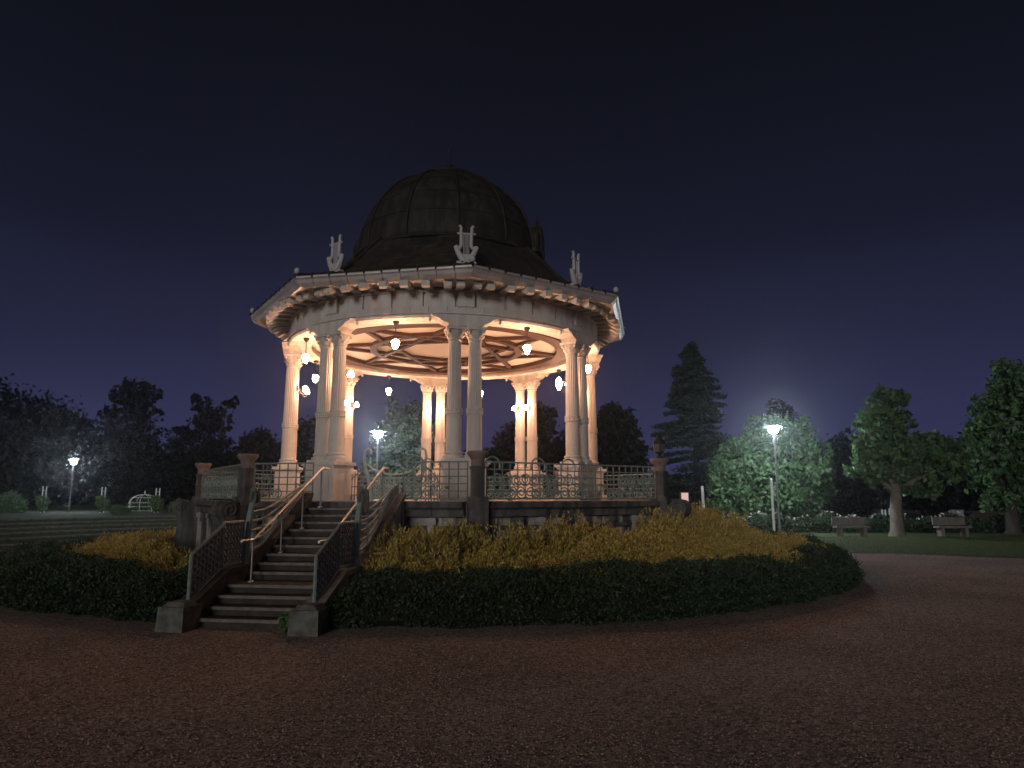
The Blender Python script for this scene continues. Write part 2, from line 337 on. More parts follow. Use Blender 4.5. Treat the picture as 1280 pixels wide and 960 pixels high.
bandz = 3.41-Z0
band = MB().lathe([(.163, bandz-.07), (.188, bandz-.065), (.188, bandz-.045), (.172, bandz-.04), (.172, bandz+.04), (.188, bandz+.045), (.188, bandz+.065), (.16, bandz+.07)], 24); 
for k in range(12): a = k*R_(30); band.ball((.172*math.cos(a), .172*math.sin(a), bandz), .022, 6, 4)
band = band.mesh('column_band', M['cream'], True)
zc = Z1-Z0-.30
cap = MB().lathe([(.138, zc), (.158, zc+.012), (.158, zc+.03), (.14, zc+.04), (.145, zc+.12), (.175, zc+.22), (.20, zc+.245)], 20)
cap.box((0,0,zc+.273), (.42,.42,.055))
for row, (nz, rr, hh) in enumerate(((.05, .145, .10), (.12, .155, .11))):
    for k in range(8):
        a = k*R_(45)+row*R_(22.5); d = Vector((math.cos(a), math.sin(a), 0)); t = Vector((-d.y, d.x, 0))
        b0 = d*rr+Vector((0,0,zc+nz)); p = [b0-t*.045, b0+t*.045, b0+d*.02+t*.05+Vector((0,0,hh*.6)), b0+d*.065+t*.02+Vector((0,0,hh)), b0+d*.075+Vector((0,0,hh*.8)), b0+d*.065-t*.02+Vector((0,0,hh)), b0+d*.02-t*.05+Vector((0,0,hh*.6))]
        cap.add([x for x in p]+[x-d*.02 for x in p], [(0,1,2,3,4,5,6), (13,12,11,10,9,8,7)]+[(q, (q+1) % 7, 7+(q+1) % 7, 7+q) for q in range(7)])
for k in range(4):
    a = R_(45)+k*R_(90); cap.ball((.225*math.cos(a), .225*math.sin(a), zc+.215), .042, 8, 5)
cap = cap.mesh('capital', M['cream'], True)
# spandrel bracket over each pair
def spand(u, v, w): return (w, u, v)
sp_prof = [(-.30,5.25), (.30,5.25), (.37,5.27), (.42,5.32), (.52,5.36), (.62,5.43), (.74,5.46), (.76,5.50), (-.76,5.50), (-.74,5.46), (-.62,5.43), (-.52,5.36), (-.42,5.32), (-.37,5.27)]
spm = MB().prism(sp_prof, -.20, .20, spand).mesh('spandrel_bracket', M['cream'])
drop = MB().lathe([(.001,-.10), (.03,-.07), (.035,-.04), (.02,-.01), (.03,0)], 8)
drop = drop.mesh('drop_ornament', M['cream'], True)
cols = []
for i, a in enumerate(VA):
    c = pol(RC, a); t = Vector((-math.sin(a), math.cos(a), 0))
    p = put('pedestal', ped, bs, c, a); put('pedestal_panel', pan, p); put('pedestal_panel', pan, p, (0,0,0), math.pi)
    for sg in (-1, 1):
        k = put('column', sh, bs, c+t*.225*sg+Vector((0,0,Z0)), a+R_(4.5)); cols.append((c+t*.225*sg, a))
        put('column_base', base, k); put('column_band', band, k); put('capital', cap, k)
    s_ = put('spandrel_bracket', spm, bs, pol(RC+.02, a), a); put('drop_ornament', drop, s_, (0, .78, 5.46)); put('drop_ornament', drop, s_, (0, -.78, 5.46))
# entablature drum
obj('architrave', MB().ring(3.62, 4.18, 5.465, 5.53, 0, 2*math.pi, 96), 'cream', bs)
obj('architrave_moulding', MB().lathe([(4.10,5.47), (4.19,5.48), (4.21,5.50), (4.20,5.535), (4.24,5.55), (4.24,5.575), (4.10,5.58)], 96, cap=False), 'frieze', bs)
obj('drum', MB().ring(3.66, 4.10, 5.525, 6.2, 0, 2*math.pi, 96), 'cream', bs)
nb = 64
fb = MB().ring(4.08, 4.185, 5.585, 5.715, R_(-2.75), R_(2.75), 3).mesh('frieze_block', M['frieze'])
for k in range(nb): put('frieze_block', fb, bs, (0,0,0), A0+2*math.pi*(k+.5)/nb, None)
ppm = MB().ring(4.08, 4.205, 5.722, 6.09, R_(-2.6), R_(2.6), 3)
for k in (-1, 1): ppm.ball((4.195*math.cos(R_(1.9)*k), 4.195*math.sin(R_(1.9)*k), 5.712), .022, 6, 4)
ppm = ppm.mesh('frieze_pilaster', M['frieze'])
w4 = (45-5.8)/4
fpm = MB().ring(4.08, 4.165, 5.722, 6.09, R_(-w4/2+.42), R_(w4/2-.42), 4)
fpm.ring(4.15, 4.19, 6.03, 6.10, R_(-w4/2+.1), R_(w4/2-.1), 4)
fpm = fpm.mesh('frieze_panel', M['frieze'])
for i in range(8):
    put('frieze_pilaster', ppm, bs, (0,0,0), VA[i])
    for k in range(4): put('frieze_panel', fpm, bs, (0,0,0), VA[i]+R_(2.9+w4*(k+.5)))
RE = 5.24
mo = MB(); mo.prism([(4.05,6.10), (4.52,6.10), (4.60,6.06), (4.70,6.0), (4.78,6.03), (4.78,6.15), (4.05,6.15)], -.085, .085, lambda u, v, w: (u, w, v-.02)); mo = mo.mesh('modillion', M['frieze'])
for i in range(8):
    for k in range(8):
        if k == 0: continue
        put('modillion', mo, bs, (0,0,0), VA[i]+R_(45/8*k+.0), None)
    put('modillion', mo, bs, (0,0,0), VA[i]-R_(2.2)); put('modillion', mo, bs, (0,0,0), VA[i]+R_(2.2))
# eave: soffit, fascia tiles, clips, corner knobs
sof = MB(); vs = []; fs = []
for i in range(8):
    for k in range(8):
        a = VA[i]+R_(45)*k/8; p0 = pol(RE*.968, VA[i]); p1 = pol(RE*.968, VA[(i+1) % 8]); 
        q = p0.lerp(p1, k/8); vs += [(4.02*math.cos(a), 4.02*math.sin(a), 6.155), (q.x, q.y, 6.135)]
n = len(vs)//2
for k in range(n): fs.append((2*k, 2*((k+1) % n), 2*((k+1) % n)+1, 2*k+1))
sof.add(vs, fs); obj('soffit', sof, 'frieze', bs)
for i in range(8):
    am = VA[i]+R_(22.5); rz = am+R_(90); s0 = 2*RE*math.sin(R_(22.5)); nt = 10; L = s0/nt; ap = RE*apo
    for j in range(nt):
        t = -s0/2+L*(j+.5); dz = rng.uniform(-.004, .004); mb = MB()
        e0 = .04 if j == 0 else 0; e1 = .04 if j == nt-1 else 0
        x0, x1 = -L/2+.006+e0*0, L/2-.006
        pr = [(ap-.20, 6.135), (ap-.13, 6.125), (ap-.11, 6.15), (ap-.06, 6.20), (ap-.035, 6.27), (ap+.0, 6.30), (ap+.0, 6.335), (ap-.03, 6.36), (ap-.2, 6.36)]
        mb.prism(pr, x0, x1, lambda u, v, w: (w+t, -u, v+dz)); obj('fascia_tile', mb, 'eave', bs, (0,0,0), rz)
        mb = MB(); mb.prism([(ap-.035, 6.335), (ap+.012, 6.30), (ap+.022, 6.37), (ap-.0, 6.41), (ap-.05, 6.39)], t-L/2-.02, t-L/2+.02, lambda u, v, w: (w, -u, v)); obj('joint_clip', mb, 'roof', bs, (0,0,0), rz)
kn = MB().lathe([(.03,0), (.025,.04), (.05,.06), (.066,.10), (.06,.14), (.03,.175), (.001,.18)], 12).mesh('corner_knob', M['lyre'], True)
for a in VA: put('corner_knob', kn, bs, pol(RE-.05, a, 6.37))
# skirt roof
prof = [(5.21, 6.355), (4.7, 6.50), (4.25, 6.66), (3.8, 6.90), (3.45, 7.22), (3.10, 7.60), (2.80, 7.90), (2.68, 8.02)]
for i in range(8):
    for k in range(len(prof)-1):
        (r0, z0), (r1, z1) = prof[k], prof[k+1]; mb = MB(); nseg = 4
        for j in range(nseg):
            q = lambda r, z, f: pol(r, VA[i], z).lerp(pol(r, VA[(i+1) % 8], z), f)
            f0, f1 = j/nseg, (j+1)/nseg; lift = .012*((j+k) % 2)
            up = Vector((0,0,lift))
            mb.add([q(r0,z0,f0)+up, q(r0,z0,f1)+up, q(r1,z1,f1)+up, q(r1,z1,f0)+up, q(r0,z0-.03,f0), q(r0,z0-.03,f1)], [(0,1,2,3), (4,5,1,0)])
        obj('roof_panel', mb, 'roof', bs)
    obj('hip_roll', MB().tube([pol(r, VA[i], z+.02) for r, z in prof], .045, 6), 'roof', bs)
# dome
ZD, RD, HD = 8.02, 2.52, 2.55
def dome(t): return (RD*math.cos(t)**.94 if t < 1.57 else .001, ZD+.08+HD*math.sin(t))
obj('dome_base', MB().lathe([(2.60, ZD-.06), (2.63, ZD-.04), (2.62, ZD+.0), (2.57, ZD+.04), (2.55, ZD+.10), (2.44, ZD+.12)], 48, cap=False), 'roof', bs)
ND = 24
for j in range(ND):
    a0, a1 = A0+2*math.pi*j/ND, A0+2*math.pi*(j+1)/ND
    for k in range(5):
        mb = MB(); t0, t1 = k*1.25/5, (k+1)*1.25/5; off = .018*(4-k)/4
        vs = []; 
        for q in range(4):
            t = t0+(t1-t0)*q/3; r, z = dome(t); r += off*(1-q/3)+rng.uniform(0, .006)
            for w in range(3): a = a0+(a1-a0)*w/2; vs.append((r*math.cos(a), r*math.sin(a), z))
        fs = [(q*3+w, q*3+w+1, q*3+w+4, q*3+w+3) for q in range(3) for w in range(2)]
        mb.add(vs, fs); obj('dome_panel', mb, 'roof', bs, smooth=True)
for j in range(ND//2):
    a = A0+2*math.pi*(2*j)/ND
    obj('dome_rib', MB().tube([pol(dome(t)[0]+.03, a, dome(t)[1]) for t in np.linspace(0, 1.25, 14)], .032, 6), 'roof', bs)
r1, z1 = dome(1.25)
obj('dome_crown', MB().lathe([(r1+.05, z1-.06), (r1+.12, z1-.02), (r1+.10, z1+.06), (r1*.7, z1+.11), (.35, z1+.16), (.22, z1+.17), (.16, z1+.25), (.10, z1+.30), (.001, z1+.31)], 32), 'roof', bs, smooth=True)
fn = obj('finial', MB().lathe([(.05, z1+.25), (.035, z1+.45), (.09, z1+.52), (.10, z1+.58), (.05, z1+.64), (.022, z1+.7), (.018, z1+.95), (.05, z1+1.0), (.045, z1+1.07), (.001, z1+1.2)], 12), 'roof', bs, smooth=True)
# lucarnes on the dome over the diagonal bays
def ell(n, rx, rz_, cz): return [(rx*math.cos(2*math.pi*k/n), cz+rz_*math.sin(2*math.pi*k/n)) for k in range(n)]
luc = MB()
lp = [(-.42,0), (.42,0), (.42,.10), (.33,.14), (.33,.50)]+[(.33*math.cos(R_(a)), .50+.33*math.sin(R_(a))) for a in range(15, 180, 15)]+[(-.33,.50), (-.33,.14), (-.42,.10)]
luc.prism(lp, 1.9, 2.72, lambda u, v, w: (w, u, v+8.16))
luc.lathe([(.10,9.30-9.30), (.07,.06), (.04,.10), (.065,.16), (.03,.22), (.012,.36), (.001,.38)], 8, (2.58, 0, 8.97))
for sg in (-1, 1):
    luc.tube([(2.66, sg*(.42+.10*math.sin(q*.5)), 8.18+.07*q) for q in range(8)], .045, 6)
luc = luc.mesh('lucarne', M['roof'])
lv = MB(); 
for k in range(5): lv.box((2.73, 0, 8.38+k*.10), (.03, .40 if k < 4 else .30, .05))
lv = lv.mesh('louvre', M['black'])
for k in (1, 3): q = put('lucarne', luc, bs, (0,0,0), SA+R_(90)*k); put('louvre', lv, q, (-.012,0,0))
# lyres
ly = MB()
for sg in (-1, 1):
    ly.tube([(0, sg*.03, .09), (0, sg*.10, .13), (0, sg*.17, .24), (0, sg*.225, .36), (0, sg*.25, .40)], [.075, .075, .065, .055, .045], 8)
    ly.tube([(0, sg*.215, .385), (0, sg*.14, .36), (0, sg*.115, .42), (0, sg*.115, .62), (0, sg*.125, .76), (0, sg*.12, .82), (0, sg*.145, .86), (0, sg*.17, .84)], [.04, .045, .042, .038, .036, .034, .032, .03], 8)
    ly.box((0, sg*.14, .025), (.12, .16, .05)); 
ly.box((0,0,.06), (.12,.24,.09)); ly.box((0,0,.15), (.10,.16,.12)); ly = ly.mesh('lyre_ornament', M['lyre'], True)
lx = MB().tube([(0,-.21,.69), (0,.21,.69)], .022, 6).mesh('crossbar', M['lyre']); ls = MB().tube([(0,0,.18), (0,0,.69)], .008, 5).mesh('string', M['lyre'])
for a in VA:
    q = put('lyre_ornament', ly, bs, pol(4.12, a, 6.72), a, (1,1,1.04)); put('crossbar', lx, q)
    for k in range(5): put('string', ls, q, (0, -.06+.03*k, 0))
# ceiling and its beams
obj('ceiling', MB().ring(.0, 3.7, 5.63, 5.69, 0, 2*math.pi, 64), 'ceil', bs)
obj('ring_beam', MB().ring(3.06, 3.42, 5.510, 5.632, 0, 2*math.pi, 72), 'beam', bs)
obj('ring_beam', MB().ring(1.92, 2.10, 5.535, 5.629, 0, 2*math.pi, 60), 'beam', bs)
for i in range(8):
    p, q = pol(3.2, VA[i]), pol(3.2, VA[(i+3) % 8]); m_ = (p+q)/2; d = q-p
    obj('ceiling_beam', MB().box((0,0,0), (d.length, .115, .08)), 'beam', bs, (m_.x, m_.y, 5.592-.0025*i), math.atan2(d.y, d.x))
# ---------------------------------------------------------------- balustrade round the deck
barm = MB().tube([(0,0,0), (0,0,.69)], .013, 5).mesh('bar', M['irondk'])
ringm = MB().tube([(.085*math.cos(R_(a)), 0, .085*math.sin(R_(a))) for a in range(0, 361, 30)], .014, 5, False).mesh('scroll_ring', M['iron'])
sp_ = [((.02+.0045*k)*math.cos(R_(28*k)), 0, (.02+.0045*k)*math.sin(R_(28*k))) for k in range(26)]
spirm = MB().tube(sp_, .014, 5).mesh('scroll', M['iron'])
archm = MB().tube([(.17*math.cos(R_(a)), 0, .17*math.sin(R_(a))) for a in range(-20, 201, 20)], .018, 5).mesh('arched_hoop', M['iron'])
notem = MB().ball((0,0,0), .042, 8, 5, .75); notem.tube([(.038,0,0), (.038,0,.21)], .007, 4); notem.tube([(.038,0,.21), (.09,0,.15)], .008, 4); notem = notem.mesh('note', M['irondk'])
def balus(i, t0, t1, dense=()):
    am = VA[i]+R_(22.5); rz = am+R_(90); c = pol(RP*apo-.02, am); T = Vector((math.cos(rz), math.sin(rz), 0)); L = t1-t0
    mb = MB(); mb.tube([(t0, 0, .73), (t1, 0, .73)], .016, 6); mb.tube([(t0, 0, .05), (t1, 0, .05)], .016, 6)
    b = obj('balustrade', mb, 'iron', bs, c+Vector((0,0,HP)), rz)
    for k in range(4): put('staff_line', MB().tube([(t0, 0, .19+.135*k), (t1, 0, .19+.135*k)], .012, 5).mesh('staff_line', M['iron']), b)
    n = max(2, int(L/.17))
    for k in range(n+1): put('bar', barm, b, (t0+L*k/n, .0, .045))
    for k in range(max(1, int(L/.62))):
        t = t0+.3+.62*k+rng.uniform(-.12, .12)
        if t < t1-.1: put('note', notem, b, (t, 0, .14+.115*rng.integers(0, 4)), 0., None)
    for k in range(max(1, int(L/.42))):
        t = t0+.2+.42*k+rng.uniform(-.1, .1)
        if t < t1-.15: put('scroll' if k % 2 else 'scroll_ring', spirm if k % 2 else ringm, b, (t, .0, rng.choice([.14, .26, .4])), rng.choice([0., math.pi]))
    for d0, d1 in dense:
        t = d0
        while t < d1:
            put('scroll', spirm, b, (t, .006, .16+.02*rng.random()), rng.choice([0., math.pi])); put('scroll', spirm, b, (t+.09, -.006, .40+.03*rng.random()), rng.choice([0., math.pi])); t += .21
    return b
for i in range(8):
    h = side/2-.2
    if i == 7: continue                                   # the side with the stairs: the side ends at vertex 0
    b = balus(i, -h, h, ((-h+.15, .1), (1.1, h-.15)) if i == 0 else ((-h+.3, h-.3),) if i in (1, 6) else ())
    if i == 0:
        for t in (-2.05, -1.0, -.25): put('arched_hoop', archm, b, (t, 0, .66))
b = balus(7, -side/2+.2, -.92); b = balus(7, .92, side/2-.2, ((.98, 1.45),))
put('arched_hoop', archm, b, (1.15, 0, .68)); put('arched_hoop', archm, b, (1.40, 0, .67), 0, .7)
# harp-shaped iron hoop beside the stair opening
# iron gate between the two pedestals over the stairs
gl = RC*apo; gz = SA+R_(90)
mb = MB(); mb.tube([(-.60,0,.50), (.60,0,.50)], .018, 6); mb.tube([(-.60,0,.06), (.60,0,.06)], .018, 6); mb.tube([(0,0,.05), (0,0,.52)], .022, 6)
gt = obj('gate', mb, 'ironlt', bs, pol(gl, SA, HP), gz)
grm = MB().tube([(.085*math.cos(R_(a)), 0, .085*math.sin(R_(a))) for a in range(0, 361, 30)], .014, 5, False).mesh('gate_ring', M['ironlt'])
gsp = MB().tube(sp_, .014, 5).mesh('gate_scroll', M['ironlt'])
for k in range(10):
    x = -.51+.113*k
    if abs(x) > .03: put('gate_ring', grm, gt, (x, 0, .39)); put('gate_scroll', gsp, gt, (x, 0, .20), (k % 2)*math.pi)
for sg in (-1, 1):
    pts = [(sg*.50,0,.0), (sg*.55,0,.25), (sg*.60,0,.45), (sg*.66,0,.62), (sg*.70,0,.80), (sg*.72,0,.95), (sg*.70,0,1.08), (sg*.63,0,1.13), (sg*.565,0,1.09), (sg*.55,0,1.02)]
    put('swan_neck_horn', MB().tube(pts, [.045,.045,.042,.04,.036,.032,.03,.028,.026,.02], 8).mesh('swan_neck_horn', M['ironlt'], True), gt)
    for k in range(5):
        x = sg*(.72+.065*k); h = .80-.075*k; put('spiked_bar', MB().tube([(x,0,0), (x,0,h), (x,0,h+.08)], [.012,.012,.002], 5).mesh('spiked_bar', M['irondk']), gt)
    put('side_rail', MB().tube([(sg*.70,0,.75), (sg*.85,0,.60), (sg*1.0,0,.45)], .013, 5).mesh('side_rail', M['irondk']), gt)
    put('side_rail', MB().tube([(sg*.70,0,.12), (sg*1.0,0,.12)], .012, 5).mesh('side_rail', M['irondk']), gt)
    put('side_rail', MB().tube([(sg*.70,0,.30), (sg*1.0,0,.30)], .012, 5).mesh('side_rail', M['irondk']), gt)
put('swag', MB().tube([(x, 0, .56+.24*(abs(x)/.66)**2.2) for x in np.linspace(-.66, .66, 13)], .022, 6).mesh('swag', M['ironlt'], True), gt)
# lantern on the pier of the far right corner
# ---------------------------------------------------------------- lamps of the bandstand
tul = MB().lathe([(.02,-.12), (.045,-.10), (.07,-.03), (.088,.03), (.084,.055), (.055,.085), (.02,.095)], 10).mesh('glass_shade', M['glow'], True)
rod = MB().tube([(0,0,.09), (0,0,.50)], .010, 6); rod.lathe([(.022,.095), (.03,.11), (.015,.14)], 10); rod.lathe([(.02,.40), (.07,.47), (.075,.50)], 10); rod = rod.mesh('hanging_rod', M['black'])
for i in range(8):
    a = VA[i]+R_(22.5); o = thing('pendant_lantern', 'glowing glass pendant lantern hanging on a rod from an open bay of the bandstand', 'lantern', pol(3.92, a, 4.95+DZ), a, 'pendant lanterns in the bays of the bandstand')
    put('hanging_rod', rod, o); put('glass_shade', tul, o)
scn = MB().lathe([(.066,-.06), (.07,-.04), (.056,.02), (.04,.055), (.016,.075)], 9).mesh('glass_shade', M['glow2'], True)
arm = MB().tube([(.20,0,.0), (.16,0,-.03), (.08,0,-.15), (.02,0,-.15), (0,0,-.075)], .013, 6); arm.box((.205,0,.0), (.05,.09,.16)); arm = arm.mesh('arm', M['black'])
for c, a in cols:
    o = thing('column_lamp', 'small glowing glass lamp on a black arm, fixed to a bandstand column', 'lamp', c-pol(.36, a)+Vector((0,0,4.38+DZ)), a, 'arm lamps on the inner faces of the columns')
    put('arm', arm, o); put('glass_shade', scn, o)
# ================================================================ STAIRS
SR = 9.5; HP = HW_; ST_A = SA+R_(3.2); stz = ST_A+R_(90); NR = 14; hR = HP/NR; SD = (SR-RP*apo-.14-.35)/13
stair = thing('stone_staircase', 'straight flight of worn stone steps with low side walls climbing to the bandstand', 'staircase', pol(7.75, SA)+pol(SR-7.75, ST_A)+pol(.10, stz), stz)
def sy(k): return (k-1)*SD+(.35 if k > 4 else 0)
for k in range(1, NR):
    d = sy(k+1)-sy(k)+.02; mb = MB(); mb.box((0, sy(k)+.03+d/2, k*hR-hR/2-.018), (1.60, d-.02, hR-.036)); s_ = obj('step', mb, 'stair', stair)
    obj('nosing', MB().box((0, sy(k)+.022, k*hR-.018), (1.60, .055, .037)), 'nosing', s_)
    obj('tread', MB().box((0, sy(k)+.05+(d-.03)/2-.001, k*hR-.019), (1.60, d-.03, .034)), 'stair', s_)
cheek = [(-.02, -.05), (-.02, .26), (3*SD+.02, .26+3*hR), (3*SD+.60, .28+3*hR), (3*SD+.68, .60), (sy(14)-.02, HP+.10), (sy(14)-.02, -.05)]
def off(prof, d): return [(p[0], p[1]+d) for p in prof]
for sg in (-1, 1):
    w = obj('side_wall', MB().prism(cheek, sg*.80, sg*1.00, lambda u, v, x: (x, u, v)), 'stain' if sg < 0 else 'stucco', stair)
    for (p, q) in ((1, 2), (2, 3), (4, 5)):
        P0, P1 = Vector(cheek[p]), Vector(cheek[q]); nseg = max(1, int((P1-P0).length/.75))
        for j in range(nseg):
            u0 = P0.lerp(P1, j/nseg); u1 = P0.lerp(P1, (j+1)/nseg-.008)
            obj('coping_stone', MB().prism([u0, u1, (u1[0], u1[1]+.075), (u0[0], u0[1]+.075)], sg*.77, sg*1.04, lambda u, v, x: (x, u, v)), 'nosing' if sg > 0 or j % 2 else 'stair', w)
    mb = MB(); mb.box((sg*.91, -.16, .14), (.40, .40, .34), rz=.05*sg, taper=.93); mb.box((sg*.91, -.15, .33), (.33, .33, .07), taper=.7); obj('newel_block', mb, 'newel', stair)
# iron parapets
def parapet(sg, label):
    o = thing('stair_parapet', label, 'parapet', stair.location, stz)
    X = sg*.90
    def lattice(y0, z0, y1, z1, H):
        fr = MB(); q = lambda a, b: (X, y0+(y1-y0)*a, z0+(z1-z0)*a+H*b)
        for p in (((0,0),(0,1)), ((1,0),(1,1)), ((0,0),(1,0)), ((0,1),(1,1))): fr.tube([q(*p[0]), q(*p[1])], .024, 6)
        f = obj('lattice_panel', fr, 'iron', o); L = MB(); nn = int((y1-y0)/.085); mm = int(H/.085); 
        for a in range(nn):
            for b_ in range(mm):
                ca, cb = (a+.5)/nn, (b_+.5)/mm; ra, rb = .42/nn, .42/mm
                ring_ = [q(ca+ra*math.cos(R_(t)), cb+rb*math.sin(R_(t))) for t in range(0, 361, 60)]
                L.tube(ring_, .017, 4, False)
        lo = obj('lattice', L, 'iron', f); lo['kind'] = 'stuff'
        return f
    y3 = 3*SD
    lattice(.0, .34, y3-.02, .34+3*hR, .62); lattice(y3+.02, .38+3*hR, y3+.58, .38+3*hR, .62)
    yb = y3+.68
    pts = [(X, yb-.02, .60), (X, yb, .80), (X, yb+.02, 1.05), (X, yb+.06, 1.35), (X, yb+.12, 1.60), (X, yb+.16, 1.76), (X, yb+.17, 1.82)]
    p = obj('scrolled_post', MB().tube(pts, [.075,.07,.062,.052,.046,.044,.04], 8), 'iron', o, smooth=True)
    mb = MB().ball((X, yb+.17, 1.84), .062, 10, 6); 
    mb.tube([(X, yb+.20+.10*math.cos(R_(a))*(1-a/900), 1.72+.10*math.sin(R_(a))*(1-a/900)) for a in range(90, -420, -30)], .024, 6)
    obj('scroll_head', mb, 'irondk', p, smooth=True)
    ye = sy(14)-.1; ze = HP+.20
    for k in range(5):
        zb = 1.50-.15*k; z1 = HP+.32-.03*k; st = []
        for f in np.linspace(0, 1, 12):
            yy = yb+.05+(ye-yb-.05)*f; zz = zb+(z1-zb)*f - (.14+.03*k)*math.sin(math.pi*min(1, f*1.15))*(1-f)
            st.append((X, yy, max(zz, .60+.075+(HP+.10-.60)*f*1.0+.02)))
        obj('staff_rail', MB().tube(st, .021, 6), 'ironlt', o)
    for f in (.25, .5, .75, 1.0):
        yy = yb+(ye-yb)*f; zc_ = .66+(HP+.10-.60)*f; obj('upright', MB().tube([(X, yy, zc_), (X, yy, 1.42+(HP+.32-1.42)*f-.04)], .013, 6), 'iron', o)
    return o
pL = parapet(-1, 'green iron stair parapet with perforated panels and staff rails, on the terrace side')
pR = parapet(1, 'green iron stair parapet with perforated panels and round disc, on the long hedge side')
yb = 3*SD+.68
obj('disc', MB().prism([(yb+.34+.15*math.cos(R_(a)), 1.66+.19*math.sin(R_(a))) for a in range(0, 360, 20)], .88, .92, lambda u, v, x: (x, u, v)), 'iron', pR)
obj('disc_rim', MB().tube([(.90, yb+.34+.155*math.cos(R_(a)), 1.66+.195*math.sin(R_(a))) for a in range(0, 361, 20)], .026, 6, False), 'black', pR)
# steel handrails
def handrail(x, label):
    o = thing('steel_handrail', label, 'handrail', stair.location, stz)
    y0, z0 = 3*SD+.34, 4*hR; y1 = sy(14)-.05; zt = HP+.62; zb = z0+.62
    obj('rail', MB().tube([(x, y0-.33, zb), (x, y0-.02, zb), (x, y0+.03, zb+.01), (x, y1-.03, zt-.01), (x, y1+.02, zt), (x, y1+.26, zt)], .021, 8), 'steel', o, smooth=True)
    for yy, zbot in ((y0, z0), (sy(7)+.15, 7*hR), (sy(10)+.15, 10*hR), (sy(13)+.15, 13*hR)):
        zz = zb+(zt-zb)*(yy-y0)/(y1-y0); mb = MB().tube([(x, yy, zbot), (x, yy, zz)], .015, 8); mb.lathe([(.05,0), (.05,.012), (.018,.03)], 12, (x, yy, zbot)); obj('post', mb, 'steel', o, smooth=True)
handrail(-.60, 'steel pipe handrail on the steps beside the terrace side parapet')
handrail(.60, 'steel pipe handrail on the steps beside the parapet with the round disc')
# unlit lantern standing on the pier cap on the lamp side
q = pol(RP-.05, VA[1], HP+.92)
lt = thing('pier_lantern', 'dark unlit lantern standing on the flared cap of a balustrade pier', 'lantern', q, VA[1])
obj('body', MB().lathe([(.05,0), (.09,.02), (.05,.06), (.05,.10), (.11,.13), (.15,.33), (.16,.36), (.06,.46), (.03,.52), (.001,.54)], 6), 'black', lt)
pn = MB(); 
for k in range(6):
    a = R_(30)+k*R_(60); d = Vector((math.cos(a), math.sin(a), 0)); t = Vector((-d.y, d.x, 0)); pn.add([d*.102+t*.045+Vector((0,0,.15)), d*.102-t*.045+Vector((0,0,.15)), d*.131-t*.062+Vector((0,0,.32)), d*.131+t*.062+Vector((0,0,.32))], [(0,1,2,3)])
obj('pane', pn, 'grey', lt)
